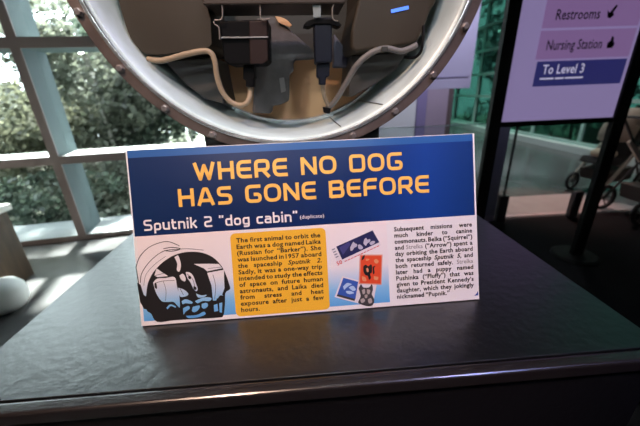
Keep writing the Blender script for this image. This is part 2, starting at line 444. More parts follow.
# seams in the cabin wall
for ang in (-73, -57):
    a = math.radians(ang); r = 0.3525
    b = NB()
    p = Vector((CXc + r * math.cos(a), 0, CZ + r * math.sin(a)))
    box(b, (p.x, (CY0 + BH) / 2 + 0.01, p.z), (0.002, BH - CY0 - 0.03, 0.003), Matrix.Rotation(-a + PI / 2, 3, 'Y'))
    cp(link('seam', b, mat('dark_seam', (0.16, 0.17, 0.17), 0.5, 0.6)))
# 24 bolts, 15 degrees apart
bolt_m = mat('worn_bolt_steel', (0.30, 0.265, 0.26), 0.4, 0.8, var=0.25, scale=90)
bolt0 = None
for k in range(24):
    a = math.radians(214.6 + 14.98 * k)
    p = (CXc + 0.975 * RO * math.cos(a), CY0, CZ + 0.975 * RO * math.sin(a))
    if bolt0 is None:
        b = NB(); lathe(b, (0, 0, 0), [(0.0082, 0.0), (0.0082, 0.0018), (0.0062, 0.0019), (0.0062, 0.0062), (0.005, 0.007)], 6)
        bmesh.ops.transform(b, matrix=Matrix.Rotation(PI / 2, 4, 'X'), verts=b.verts)
        bolt0 = link('bolt', b, bolt_m); o = bolt0
    else:
        o = bolt0.copy(); C.objects.link(o)
    o.location = p; o.rotation_euler = (0, k * 0.5, 0)
    cp(o)

def solid(name, px, Y, depth, m, bevel=0.004, seg=3, smooth=False):
    pts = [at(x, y, Y) for x, y in px]
    b = NB(); prism(b, pts, (0, depth, 0)); return cp(link(name, b, m, bevel=bevel, seg=seg, smooth=smooth))
olive = mat('olive_grey_casing', (0.030, 0.0225, 0.0145), 0.5, 0.0, spec=0.3, var=0.2, scale=7, bump=0.03)
dkgrey = mat('dark_grey_casing', (0.035, 0.034, 0.032), 0.5, 0.2, var=0.2)
def smooth2d(pts, n=5):
    return [(p.x, p.y) for p in spline([(x, y, 0) for x, y in pts], n)]
# two rounded containers hugging the wall
lc = [(104, -55)] + smooth2d([(112, -28), (118, 0), (128, 33), (138, 48), (146, 54), (160, 55), (185, 52), (206, 49), (212, 44)]) + [(211, 20), (203, -8), (196, -55)]
o = solid('container', lc, 0.735, 0.20, olive, 0.012, 4); o['label'] = 'left rounded olive casing'
rc = [(362, -55), (358, 0), (351, 30), (351, 49), (356, 53)] + smooth2d([(370, 50), (395, 47), (416, 42), (424, 28), (431, 10), (437, 0), (449, -40)]) + [(452, -55)]
o = solid('container', rc, 0.735, 0.20, olive, 0.012, 4); o['label'] = 'right rounded grey casing with blue reflection bar'
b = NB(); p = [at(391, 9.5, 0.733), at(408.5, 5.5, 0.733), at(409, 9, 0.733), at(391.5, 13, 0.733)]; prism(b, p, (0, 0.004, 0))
cp(link('blue_reflection_bar', b, mat('blue_reflection_glow', (0.08, 0.2, 0.7), 0.3, emit=(0.06, 0.18, 1.0), estr=0.55)))  # glowing bar imitates a blue reflection in the glass, no lamp here
solid('lower_casing', [(163, 60), (214, 57), (218, 78), (224, 104), (205, 99), (185, 84)], 0.79, 0.155, dkgrey, 0.004)
solid('lower_casing', [(352, 55), (409, 52), (396, 70), (371, 87), (352, 97), (348, 97)], 0.79, 0.155, dkgrey, 0.004)
# dark upper panel behind the connectors, rail across the top
solid('backing_panel', [(206, -55), (360, -55), (352, 58), (215, 58)], 0.90, 0.03, mat('dark_olive_panel', (0.030, 0.030, 0.027), 0.6, spec=0.3), 0.003)
solid('top_rail', [(200, -9), (346, -11), (345, 3.5), (203, 5)], 0.70, 0.10, mat('brown_metal_rail', (0.035, 0.022, 0.016), 0.5, 0.2), 0.003)
# grey solids shaped after the viewer's reflection in the front glass
grey_reflection = mat('grey_reflection_tone', (0.075, 0.070, 0.071), 0.85, var=0.25, scale=22, bump=0.3, bscale=60)
solid('grey_reflection', [(256, 18), (273, 16), (287, 27), (312, 49), (315, 58), (296, 59), (293, 61), (294, 70), (289, 74), (289, 101), (280, 105), (272, 106), (271, 114), (252, 113), (254, 85), (250, 60)], 0.862, 0.05, grey_reflection, 0.006, 3)
solid('pale_reflection_patch', [(279, 78), (284, 77), (286, 91), (281, 93)], 0.855, 0.008, mat('pale_grey_reflection', (0.17, 0.165, 0.165), 0.8), 0.002)  # paler bit of the same reflection, made solid
solid('blue_reflection_patch', [(334, 33), (352, 58), (351, 67), (334, 67)], 0.862, 0.05, mat('blue_grey_reflection', (0.085, 0.085, 0.12), 0.8), 0.004)  # bluish reflection in the glass, built as a solid panel
solid('tan_strap', smooth2d([(275, 16), (281, 17), (287, 20), (292, 25)], 3) + [(290, 27), (284, 25), (278, 22)], 0.855, 0.006, tan, 0.001)
# connectors
blackp = mat('black_connector_plastic', (0.004, 0.004, 0.0045), 0.5, spec=0.06)
reddish = mat('dark_red_brown_plastic', (0.018, 0.008, 0.007), 0.5, spec=0.2)
navyp = mat('navy_black_plastic', (0.004, 0.006, 0.014), 0.5, spec=0.2)
k1 = solid('connector', [(219, 21), (268, 19), (269, 60), (264, 64), (229, 65), (224, 60)], 0.715, 0.08, blackp, 0.003); k1['label'] = 'wide black connector on the left'
solid('connector_side', [(249, 21), (267, 20), (268, 60), (263, 64), (250, 64)], 0.711, 0.006, reddish, 0.002)
solid('connector_pin', [(221, 36.8), (268, 36.2), (268, 37.7), (221, 38.3)], 0.708, 0.005, mat('thin_steel_pin', (0.35, 0.33, 0.32), 0.35, 0.7), 0.0003)
solid('connector_plug', [(243, 64), (254, 64), (255, 78), (253.5, 79), (253.5, 87), (246, 87), (245.5, 80), (243, 79)], 0.73, 0.035, blackp, 0.003)
k2 = solid('connector', [(314, 18), (332, 17), (332, 62), (315.5, 63)], 0.715, 0.06, navyp, 0.003); k2['label'] = 'narrow navy black connector on the right'
solid('connector_wing', smooth2d([(303, 26), (306, 22), (313, 19), (333, 19), (338, 21), (342, 25)], 3) + [(338, 27), (330, 24), (315, 24), (308, 27)], 0.712, 0.03, blackp, 0.002)
solid('connector_plug', [(317, 62.5), (330, 62.5), (329.5, 76), (326, 77.5), (326, 85), (319.5, 85), (319.5, 78), (317, 77)], 0.725, 0.035, navyp, 0.003)
solid('pale_reflection_strip', [(312, 0), (321, -1), (321, 17), (313.5, 18)], 0.706, 0.004, mat('pale_teal_reflection', (0.19, 0.22, 0.22), 0.6), 0.001)  # pale strip imitates a reflection on the glass
wire = mat('pale_wire_steel', (0.20, 0.17, 0.15), 0.5, 0.4)
for pts in ([(221, 3), (222.5, 8), (222, 18), (219, 20), (214.5, 20)], [(260, 3), (260.5, 17), (262, 19.5), (270, 19)], [(335, 3), (332.5, 8), (333, 19), (338, 21)], [(214, 21), (214.5, 24), (218.5, 27), (219.5, 33), (220, 40)]):
    b = NB(); tube(b, [at(x, y, 0.705) for x, y in smooth2d(pts, 4)], 0.0014, 8); cp(link('wire_bracket', b, wire, smooth=True))
# hoses
beige = mat('beige_rubber_hose', (0.27, 0.195, 0.125), 0.5)
greyh = mat('grey_rubber_hose', (0.12, 0.11, 0.105), 0.5)
def hose(px, r, m, name='hose'):
    b = NB(); pts = spline([at(x, y, Y) for x, y, Y in px], 7); tube(b, pts, r, 12); return cp(link(name, b, m, smooth=True))
hose([(148, 59, .73), (162, 60.5, .725), (185, 54.5, .722), (203, 51, .722), (211, 53, .722), (215, 62, .722), (217, 76, .725), (222, 91, .73), (230, 101, .735), (239, 105, .735), (246.5, 103, .735), (250, 95, .74), (249.7, 84, .745)], 0.0056, beige)
hose([(322.8, 83, .735), (323.5, 93, .745), (327, 103, .76), (331, 108, .77)], 0.0048, beige)
hose([(325, 110, .775), (335, 101, .755), (346, 83, .735), (357, 65, .722), (371, 53, .718), (386, 48.5, .718), (402, 51, .718), (417, 45, .718)], 0.0062, greyh)
hose([(404, 57, .73), (414, 57.5, .725), (420.5, 52, .72), (422.5, 42, .72), (423.5, 26, .728)], 0.0032, blackp, 'thin_hose')
solid('hose_clip', [(382, 46.5), (388, 46.3), (388, 51), (382, 51.3)], 0.707, 0.012, dkgrey, 0.001)
solid('hose_fitting', [(323, 107), (331, 108), (330, 114), (324, 113)], 0.76, 0.02, blackp, 0.002)

# cradle under the capsule
cr = empty('support_cradle', (CXc, 1.0, PT)); tag(cr, 'black cradle holding up the capsule behind the blue sign', 'stand')
crm = mat('black_cradle_paint', (0.012, 0.012, 0.013), 0.5)
zf = CZ - RO
for y in (0.69, 1.25):
    b = NB()
    n = 20; pts = []
    for k in range(n + 1):
        x = -0.19 + 0.38 * k / n
        pts.append((CXc + x, y, CZ - math.sqrt(0.364 ** 2 - x * x)))
    pts += [(CXc + 0.19, y, PT + 0.26), (CXc + 0.10, y, PT + 0.20), (CXc + 0.10, y, PT + 0.03), (CXc + 0.2, y, PT + 0.03), (CXc + 0.2, y, PT), (CXc - 0.2, y, PT), (CXc - 0.2, y, PT + 0.03), (CXc - 0.10, y, PT + 0.03), (CXc - 0.10, y, PT + 0.20), (CXc - 0.19, y, PT + 0.26)]
    prism(b, pts, (0, 0.045, 0)); child(link('saddle', b, crm), cr)
b = NB(); box2(b, (CXc - 0.03, 0.735, PT + 0.05), (CXc + 0.03, 1.25, PT + 0.10)); child(link('beam', b, crm), cr)

# ------------------------------------------------------------------ the blue sign
SW = 0.6512
ex = Vector((1.0, 0.009, 0)).normalized(); la = math.radians(18.7)
su = Vector((0, 0, 1)) * math.cos(la) + Vector((-ex.y, ex.x, 0)) * math.sin(la); sn = ex.cross(su)
SB = Vector((-0.3166, 0.4769, PT + 0.0022))
M = Matrix((ex, su, sn)).transposed().to_4x4(); M.translation = SB
sign = empty('exhibit_sign'); sign.matrix_world = M
tag(sign, 'blue, white and yellow exhibit sign about a space dog leaning on the black plinth', 'sign')
def uv(x, y):
    d = ray(x, y); t = (SB - EYE).dot(sn) / d.dot(sn); p = EYE + d * t - SB
    return (p.dot(ex) / SW, p.dot(su) / SW)
def flat(name, polys, z, m, th=0.00015, parent=None):
    """thin printed layer; polys in sign units (widths)"""
    b = NB()
    for pts in polys:
        prism(b, [(u * SW, v * SW, z) for u, v in pts], (0, 0, th))
    return link(name, b, m, parent or sign)
def rect(u0, v0, u1, v1): return [(u0, v0), (u1, v0), (u1, v1), (u0, v1)]
def rrect(u0, v0, u1, v1, r, n=5):
    o = []
    for cx, cy, a0 in ((u1 - r, v0 + r, -90), (u1 - r, v1 - r, 0), (u0 + r, v1 - r, 90), (u0 + r, v0 + r, 180)):
        for k in range(n + 1):
            a = math.radians(a0 + 90 * k / n); o.append((cx + r * math.cos(a), cy + r * math.sin(a)))
    return o
board_m = mat('white_foam_board', (0.80, 0.78, 0.78), 0.45)
b = NB(); box2(b, (0, 0, -0.005), (SW, 0.5 * SW, 0)); link('board', b, board_m, sign)
b = NB(); box2(b, (0.27, 0.02, -0.012), (0.38, 0.24, -0.005)); eas = link('easel_back', b, mat('grey_card', (0.25, 0.25, 0.25), 0.8), sign)
navy = ramp_mat('printed_navy', 'X', [(0.0, (0.004, 0.024, 0.098)), (0.30 * SW, (0.003, 0.019, 0.092)), (0.62 * SW, (0.003, 0.022, 0.115)), (0.85 * SW, (0.007, 0.048, 0.27)), (1.0 * SW, (0.006, 0.034, 0.165))], 0.35)
flat('header', [rect(0.004, 0.258, 0.9945, 0.478)], 0.0001, navy)
flat('header_strip', [rect(0.004, 0.478, 0.9945, 0.4985)], 0.0001, mat('printed_mid_blue', (0.02, 0.105, 0.33), 0.35))
blue_pale = ramp_mat('printed_white_to_blue', 'Y', [(0.012 * SW, (0.10, 0.36, 0.72)), (0.06 * SW, (0.22, 0.50, 0.78)), (0.13 * SW, (0.78, 0.74, 0.76)), (0.258 * SW, (0.84, 0.75, 0.74))], 0.4)
flat('photo_background', [rect(0.008, 0.013, 0.30, 0.258)], 0.0001, blue_pale)
flat('stamp_background', [rect(0.50, 0.013, 0.724, 0.258)], 0.0001, blue_pale)
yellow = mat('printed_yellow', (0.86, 0.47, 0.035), 0.4)
flat('yellow_panel', [rrect(0.268, 0.006, 0.543, 0.249, 0.014)], 0.0003, yellow)
flat('corner_mark', [[(0.985, 0.012), (0.997, 0.012), (0.997, 0.026), (0.992, 0.018)]], 0.0002, mat('printed_deep_blue', (0.02, 0.06, 0.3), 0.4))

# lettering drawn with a stroke (title and subtitle)
def arc_round(pts, rad, closed=False, n=5):
    pts = [Vector((*p, 0)) for p in pts]; out = []; k = len(pts)
    for i, p in enumerate(pts):
        if not closed and i in (0, k - 1):
            out.append(p); continue
        a = pts[(i - 1) % k] - p; c = pts[(i + 1) % k] - p
        r = min(rad, a.length * 0.5, c.length * 0.5)
        p0 = p + a.normalized() * r; p1 = p + c.normalized() * r
        for j in range(n + 1):
            t = j / n; out.append((1 - t) ** 2 * p0 + 2 * t * (1 - t) * p + t * t * p1)
    return out
def ribbon(b, pts, w, z, th, closed=False):
    """flat band of width w along pts"""
    q = [p for i, p in enumerate(pts) if i == 0 or (p - pts[i - 1]).length > 1e-6]
    if closed and (q[0] - q[-1]).length < 1e-6: q.pop()
    k = len(q); L = []
    for i, p in enumerate(q):
        if closed: t0 = (p - q[i - 1]); t1 = (q[(i + 1) % k] - p)
        else:
            t0 = p - q[i - 1] if i else q[1] - p
            t1 = q[i + 1] - p if i < k - 1 else t0
        t0.normalize(); t1.normalize()
        n0 = Vector((-t0.y, t0.x, 0)); n1 = Vector((-t1.y, t1.x, 0)); nn = (n0 + n1)
        nn = nn.normalized() if nn.length > 1e-6 else n0
        s = min(1.0 / max(nn.dot(n0), 0.3), 2.2) * w / 2
        L.append((p + nn * s, p - nn * s))
    V = [[b.verts.new((v.x, v.y, zz)) for v in (a, c) for zz in (z, z + th)] for a, c in L]
    for i in range(k if closed else k - 1):
        A, B = V[i], V[(i + 1) % k]
        b.faces.new((A[1], A[3], B[3], B[1])); b.faces.new((A[0], B[0], B[2], A[2]))
        b.faces.new((A[0], A[1], B[1], B[0])); b.faces.new((A[2], B[2], B[3], A[3]))
    if not closed:
        for A in (V[0], V[-1]): b.faces.new((A[0], A[2], A[3], A[1]))
T = 0.17; h = T / 2; H1 = 1 - h      # stroke centreline inset
def G(w): return w - h
GL = {  # glyph: advance width, strokes (points, corner radius, closed)
 'W': (1.22, [([(h * .9, 1), (.36, h), (.61, .82), (.86, h), (1.22 - h * .9, 1)], 0.02, False)]),
 'H': (.88, [([(h, 0), (h, 1)], 0, False), ([(G(.88), 0), (G(.88), 1)], 0, False), ([(h, .52), (G(.88), .52)], 0, False)]),
 'E': (.84, [([(.84, H1), (h, H1), (h, h), (.84, h)], .30, False), ([(.12, .5), (.80, .5)], 0, False)]),
 'F': (.80, [([(.82, H1), (h, H1), (h, 0)], .30, False), ([(.12, .47), (.76, .47)], 0, False)]),
 'R': (.88, [([(h, 0), (h, H1), (G(.86), H1), (G(.86), .42), (.14, .42)], .20, False), ([(.46, .42), (.82, 0)], 0, False)]),
 'N': (.90, [([(h, 0), (h, 1)], 0, False), ([(G(.90), 0), (G(.90), 1)], 0, False), ([(h, .96), (G(.90), .04)], 0, False)]),
 'O': (.98, [([(h, h), (h, H1), (G(.98), H1), (G(.98), h)], .36, True)]),
 'D': (.92, [([(h, h), (h, H1), (.4, H1), (G(.92), H1), (G(.92), h), (.4, h)], .30, True)]),
 'G': (.92, [([(.90, H1), (h, H1), (h, h), (G(.92), h), (G(.92), .46), (.48, .46)], .26, False)]),
 'A': (1.0, [([(h * .9, 0), (.42, H1), (.58, H1), (1 - h * .9, 0)], .04, False), ([(.22, .28), (.78, .28)], 0, False)]),
 'S': (.84, [([(.80, H1), (h, H1), (h, .54), (G(.84), .50), (G(.84), h), (.02, h)], .22, False)]),
 'B': (.90, [([(h, h), (h, H1), (G(.86), H1), (G(.86), .52), (h, .52)], .18, False), ([(h, .52), (G(.90), .52), (G(.90), h), (h, h)], .18, False), ([(h, 0.02), (h, .98)], 0, False)]),
 'p': (.70, [([(h, -.26), (h, .68 - h), (G(.70), .68 - h), (G(.70), h), (h, h)], .18, False)]),
 'u': (.70, [([(h, .70), (h, h), (G(.70), h)], .18, False), ([(G(.70), .70), (G(.70), 0)], 0, False)]),
 't': (.50, [([(.14, .92), (.14, h), (.50, h)], .18, False), ([(0, .62), (.48, .62)], 0, False)]),
 'n': (.70, [([(h, 0), (h, .70)], 0, False), ([(h, .70 - h), (G(.70), .70 - h), (G(.70), 0)], .18, False)]),
 'i': (.17, [([(h, 0), (h, .70)], 0, False), ([(h, .82), (h, .99)], 0, False)]),
 'k': (.68, [([(h, 0), (h, 1)], 0, False), ([(h, .36), (.22, .36), (.60, .70)], 0, False), ([(.28, .40), (.62, 0)], 0, False)]),
 '2': (.80, [([(.04, H1), (G(.80), H1), (G(.80), .52), (h, .48), (h, h), (.80, h)], .22, False)]),
 '"': (.46, [([(.08, .76), (.11, 1)], 0, False), ([(.35, .76), (.38, 1)], 0, False)]),
 'd': (.70, [([(G(.70), h), (h, h), (h, .70 - h), (G(.70), .70 - h)], .18, False), ([(G(.70), 0), (G(.70), 1)], 0, False)]),
 'o': (.72, [([(h, h), (h, .70 - h), (G(.72), .70 - h), (G(.72), h)], .22, True)]),
 'g': (.70, [([(G(.70), h), (h, h), (h, .70 - h), (G(.70), .70 - h)], .18, False), ([(G(.70), .70), (G(.70), -.22 + h), (.08, -.22 + h)], .16, False)]),
 'c': (.66, [([(.66, .70 - h), (h, .70 - h), (h, h), (.66, h)], .20, False)]),
 'a': (.70, [([(.08, .70 - h), (G(.70), .70 - h), (G(.70), 0)], .18, False), ([(G(.70), .40), (h, .40), (h, h), (G(.70), h)], .14, False)]),
 'b': (.70, [([(h, h), (G(.70), h), (G(.70), .70 - h), (h, .70 - h)], .18, False), ([(h, 0), (h, 1)], 0, False)]),
}
def stroke_text(b, txt, u0, u1, v0, cap, gap=0.18, space=0.62, z=0.0004, th=0.0002, heavy=1.0):
    wid = sum((GL[ch][0] if ch != ' ' else space - gap) for ch in txt) + gap * (len(txt) - 1)
    xs = (u1 - u0) / (wid * cap)
    x = 0
    for ch in txt:
        if ch == ' ':
            x += space; continue
        w, strokes = GL[ch]
        for si, (pts, rad, closed) in enumerate(strokes):
            P = arc_round(pts, rad, closed) if rad else [Vector((*p, 0)) for p in pts]
            P = [Vector(((u0 + (x + p.x) * xs * cap) * SW, (v0 + p.y * cap) * SW, 0)) for p in P]
            ribbon(b, P, T * cap * SW * heavy, z, th + si * 3e-5, closed)
        x += w + gap
gold = mat('printed_gold', (0.92, 0.52, 0.10), 0.4)
b = NB()
stroke_text(b, 'WHERE NO DOG', 0.180, 0.780, 0.405, 0.0505, heavy=1.15)
stroke_text(b, 'HAS GONE BEFORE', 0.133, 0.857, 0.334, 0.0505, heavy=1.15)
link('title_lettering', b, gold, sign)
whitep = mat('printed_white', (0.86, 0.80, 0.80), 0.4)
b = NB(); stroke_text(b, 'Sputnik 2 "dog cabin"', 0.031, 0.464, 0.272, 0.0315, 0.17, 0.55, heavy=0.95); link('subtitle_lettering', b, whitep, sign)

# small print
def words_to_meshes(items):
    """items: (text, bold offset, shear) -> list of (verts, faces, width)"""
    obs = []
    for txt, off, sh in items:
        cu = bpy.data.curves.new('w', 'FONT'); cu.body = txt; cu.size = 1.0; cu.offset = off; cu.shear = sh; cu.resolution_u = 2; cu.space_character = 1.0 + 2.2 * off
        o = bpy.data.objects.new('w', cu); C.objects.link(o); obs.append(o)
    bpy.context.view_layer.update()
    dg = bpy.context.evaluated_depsgraph_get(); out = []
    for o in obs:
        ev = o.evaluated_get(dg); me = ev.to_mesh()
        vs = [v.co.copy() for v in me.vertices]; fs = [tuple(p.vertices) for p in me.polygons]
        ev.to_mesh_clear()
        xs = [v.x for v in vs] or [0]
        out.append((vs, fs, min(xs), max(xs) - min(xs)))
    for o in obs:
        cu = o.data; bpy.data.objects.remove(o); bpy.data.curves.remove(cu)
    return out
def put(b, mesh, x, y, sx, sy, z):
    vs, fs, x0, w = mesh
    V = [b.verts.new((x + (v.x - x0) * sx, y + v.y * sy, z)) for v in vs]
    for f in fs:
        try: b.faces.new([V[i] for i in f])
        except ValueError: pass
def paragraph(name, lines, u0, u1, v_top, v_bot, m, cap, off=0.022, thin=(), lean=()):
    """justified lines; v_top / v_bot are the baselines of the first and last line"""
    items = []
    for li, ln in enumerate(lines):
        for wd_ in ln.split():
            items.append((wd_, 0.0 if wd_ in thin else off, 0.25 if wd_ in lean else 0.0))
    ms = words_to_meshes(items); it = iter(ms); rows = [[next(it) for _ in ln.split()] for ln in lines]
    sy = cap / 0.73
    need = max((sum(w[3] for w in r) + 0.22 * (len(r) - 1)) for r in rows[:-1])
    sxx = (u1 - u0) / need
    b = NB(); thins = []
    for i, r in enumerate(rows):
        v = v_top + (v_bot - v_top) * i / (len(rows) - 1)
        tot = sum(w[3] for w in r) * sxx
        gap = (u1 - u0 - tot) / (len(r) - 1) if len(r) > 1 and i < len(rows) - 1 else 0.30 * sxx
        x = u0
        for w, t in zip(r, lines[i].split()):
            if t in thin:
                bt = NB(); thins.append(bt)
            put(bt if t in thin else b, w, x * SW, v * SW, sxx * SW, sy * SW, 0.0006)
            x += w[3] * sxx + gap
    o = link(name, b, m, sign)
    for bt in thins: link('thin_word', bt, mat('printed_grey', (0.22, 0.21, 0.22), 0.5), o)
    return o
inkb = mat('printed_black', (0.012, 0.011, 0.012), 0.45)
L1 = ['The first animal to orbit the', 'Earth was a dog named Laika', '(Russian for “Barker”). She', 'was launched in 1957 aboard', 'the spaceship Sputnik 2.', 'Sadly, it was a one-way trip',
      'intended to study the effects', 'of space on future human', 'astronauts, and Laika died', 'from stress and heat', 'exposure after just a few', 'hours.']
L2 = ['Subsequent missions were', 'much kinder to canine', 'cosmonauts. Belka (“Squirrel”)', 'and Strelka (“Arrow”) spent a', 'day orbiting the Earth aboard', 'the spaceship Sputnik 5, and', 'both returned safely. Strelka',
      'later had a puppy named', 'Pushinka (“Fluffy”) that was', 'given to President Kennedy’s', 'daughter, which they jokingly', 'nicknamed “Pupnik.”']
paragraph('yellow_panel_text', L1, 0.284, 0.527, 0.222, 0.0185, inkb, 0.0134, 0.026, lean=('Sputnik', '2.'))
paragraph('right_text', L2, 0.746, 0.984, 0.2245, 0.0215, inkb, 0.0134, 0.026, thin=('Strelka',), lean=('Sputnik', '5,'))
b = NB(); put(b, words_to_meshes([('(duplicate)', 0.004, 0)])[0], 0.471 * SW, 0.279 * SW, 0.0168 * SW, 0.0150 * SW, 0.0006); link('duplicate_note', b, whitep, sign)

# printed picture of the cabin, drawn as ink shapes
def pic(pts, s=4.482, ox=130, oy=230): return [uv(ox + x / s, oy + y / s) for x, y in pts]
def sm(pts, n=4): return smooth2d(pts + [pts[0]], n)[:-1]
picture = flat('cabin_picture', [pic(sm([(72, 300), (78, 250), (90, 215), (112, 180), (150, 142), (200, 112), (260, 98), (320, 101), (370, 121), (408, 158), (430, 200), (444, 240), (449, 264), (428, 282), (426, 330), (418, 384), (395, 392), (300, 398), (200, 404), (122, 411), (95, 375), (74, 357)]))], 0.0003, inkb, 0.0001)
flat('dark_side', [pic([(32, 235), (48, 245), (62, 290), (76, 300), (80, 358), (62, 352), (46, 322)])], 0.0003, inkb, 0.0001, picture)
b = NB()
for pts, w in (([(28, 165), (44, 120), (82, 80), (130, 58), (170, 52), (205, 63), (222, 72)], 3.0), ([(46, 238), (54, 192), (92, 138), (150, 95), (215, 86)], 3.0), ([(27, 163), (33, 200), (40, 245)], 3.0), ([(150, 84), (185, 78), (222, 82), (220, 88), (185, 95), (155, 92)], 3.4), ([(215, 86), (262, 84), (330, 90)], 2.2), ([(62, 250), (72, 200), (110, 155), (160, 118)], 1.6)):
    P = [Vector((q[0] * SW, q[1] * SW, 0)) for q in pic(smooth2d(pts, 5))]
    ribbon(b, P, w / 4.482 * SW / 345, 0.0003, 0.0001)
link('picture_outline', b, inkb, picture)
def light(name, polys, z=0.00045, m=None):
    for k, p in enumerate(polys):
        flat(name, [pic(p)], z, m or blue_pale, 0.0001, picture)
light('picture_light', [
    sm([(104, 236), (122, 218), (160, 215), (200, 211), (211, 250), (222, 300), (224, 345), (214, 340), (196, 322), (170, 322), (142, 318), (118, 282)]),
    [(346, 192), (421, 178), (424, 260), (412, 292), (398, 290), (386, 316), (372, 316), (366, 250)],
    [(286, 152), (350, 151), (398, 152), (414, 171), (346, 185), (332, 172)],
    sm([(200, 122), (214, 114), (222, 126), (229, 158), (222, 186), (210, 178), (212, 150)]),
    sm([(250, 188), (268, 190), (284, 206), (296, 240), (304, 262), (298, 274), (284, 262), (272, 236), (256, 212)]),
    sm([(222, 204), (238, 196), (250, 216), (246, 230), (230, 222)]),
    [(120, 172), (158, 198), (172, 206), (125, 211), (110, 204)],
    sm([(232, 318), (252, 310), (280, 322), (276, 330), (250, 328), (236, 332)]),
    sm([(292, 318), (330, 302), (364, 304), (358, 318), (326, 318), (304, 328)]),
    sm([(238, 350), (262, 340), (268, 352), (250, 366), (240, 378)]),
    sm([(282, 344), (312, 338), (308, 356), (290, 368), (278, 362)]),
    sm([(322, 330), (344, 326), (350, 340), (334, 352), (322, 346)]),
    sm([(252, 384), (300, 380), (330, 366), (338, 378), (300, 392), (262, 394)]),
    [(376, 336), (392, 330), (396, 362), (378, 366)], [(400, 328), (414, 324), (412, 370), (402, 368)],
    sm([(216, 258), (244, 268), (262, 286), (252, 296), (230, 300), (220, 288)]),
    sm([(296, 284), (320, 292), (344, 290), (332, 300), (306, 302)])])
for pts, w in (([(118, 236), (150, 228), (200, 226)], 2.2), ([(150, 230), (162, 270), (160, 318)], 1.6), ([(372, 200), (384, 250), (380, 310)], 2.0), ([(350, 172), (410, 166)], 1.8), ([(225, 262), (240, 290)], 2.0), ([(110, 205), (165, 190)], 2.0), ([(256, 196), (282, 222), (292, 262)], 1.8)):
    b = NB(); P = [Vector((q[0] * SW, q[1] * SW, 0)) for q in pic(smooth2d(pts, 5))]
    ribbon(b, P, w / 4.482 * SW / 345, 0.0006, 0.0001); link('picture_hatch', b, inkb, picture)
light('picture_dark', [sm([(262, 204), (274, 208), (272, 220), (262, 216)]), sm([(286, 250), (298, 258), (296, 268), (286, 264)]), sm([(170, 352), (186, 338), (206, 346), (208, 366), (186, 376), (170, 368)]), sm([(110, 240), (118, 236), (122, 262), (112, 258)])], 0.0006, inkb)
light('picture_gleam', [sm([(164, 348), (182, 332), (206, 342), (204, 347), (184, 340), (170, 354)]), sm([(390, 300), (404, 288), (420, 294), (404, 293), (394, 306)])], 0.00075, blue_pale)

# printed stamps
def sp(pts): return pic(pts, 5.01, 325, 225)
stw = mat('printed_stamp_paper', (0.72, 0.68, 0.71), 0.45)
navs = mat('printed_stamp_navy', (0.018, 0.022, 0.09), 0.4)
st = flat('stamp', [sp([(30, 122), (240, 22), (280, 100), (68, 200)])], 0.0002, stw); st['label'] = 'long navy stamp with two dog heads'
flat('stamp_picture', [sp([(56, 108), (238, 27), (272, 86), (86, 173)])], 0.0004, navs, parent=st)
lil = mat('printed_grey_lilac', (0.50, 0.48, 0.58), 0.4)
for q in ([(126, 112), (134, 96), (142, 84), (150, 92), (160, 96), (158, 108), (146, 114), (138, 126), (128, 128)], [(164, 100), (176, 98), (190, 112), (182, 122), (168, 118)], [(192, 92), (196, 74), (206, 64), (212, 74), (224, 70), (226, 82), (212, 92), (204, 104)], [(222, 90), (236, 80), (250, 82), (246, 92), (230, 100)]):
    flat('stamp_dog', [sp(sm(q))], 0.0006, lil, parent=st)
flat('stamp_glow', [sp([(72, 112), (120, 84), (128, 96), (90, 150)])], 0.0005, mat('printed_slate_blue', (0.06, 0.06, 0.20), 0.4), parent=st)
redp = mat('printed_red', (0.62, 0.06, 0.07), 0.4)
rows = [sp([(98 + 16 * k, 181 - 7.4 * k), (110 + 16 * k, 175.5 - 7.4 * k), (111 + 16 * k, 179 - 7.4 * k), (99 + 16 * k, 185 - 7.4 * k)]) for k in range(11)]
flat('stamp_caption', rows, 0.0004, redp, parent=st)
fifty = words_to_meshes([('50', 0.02, 0)])[0]
b = NB(); put(b, fifty, 0, 0, 0.0165 * SW, 0.0165 * SW, 0); o = link('stamp_value', b, redp, st)
q = uv(325 + 63 / 5.01, 225 + 203 / 5.01); o.matrix_local = Matrix.Translation((q[0] * SW, q[1] * SW, 0.0006)) @ Matrix.Rotation(math.radians(20), 4, 'Z')
flat('stamp_side_print', [sp([(34 + 6 * j, 122 + 14 * j * 0.9), (48 + 6 * j, 116 + 14 * j * 0.9), (50 + 6 * j, 121 + 14 * j * 0.9), (36 + 6 * j, 127 + 14 * j * 0.9)]) for j in range(4)], 0.0004, mat('printed_mid_grey', (0.2, 0.2, 0.25), 0.4), parent=st)
st = flat('stamp', [sp([(174, 148), (288, 148), (283, 299), (168, 295)])], 0.0005, mat('printed_pale_red_edge', (0.70, 0.30, 0.22), 0.4)); st['label'] = 'red orange stamp with a black dog'
flat('stamp_picture', [sp([(180, 154), (282, 154), (278, 293), (175, 290)])], 0.0007, mat('printed_orange_red', (0.70, 0.075, 0.025), 0.4), parent=st)
for q in ([(192, 206), (204, 198), (216, 206), (230, 196), (236, 212), (234, 238), (226, 244), (230, 264), (220, 274), (214, 254), (202, 250), (192, 232)], [(186, 158), (198, 150), (196, 166), (184, 176)], [(238, 208), (252, 204), (246, 216), (248, 238), (240, 244)]):
    flat('stamp_dog', [sp(sm(q))], 0.0009, inkb, parent=st)
sal = mat('printed_salmon', (0.74, 0.30, 0.15), 0.4)
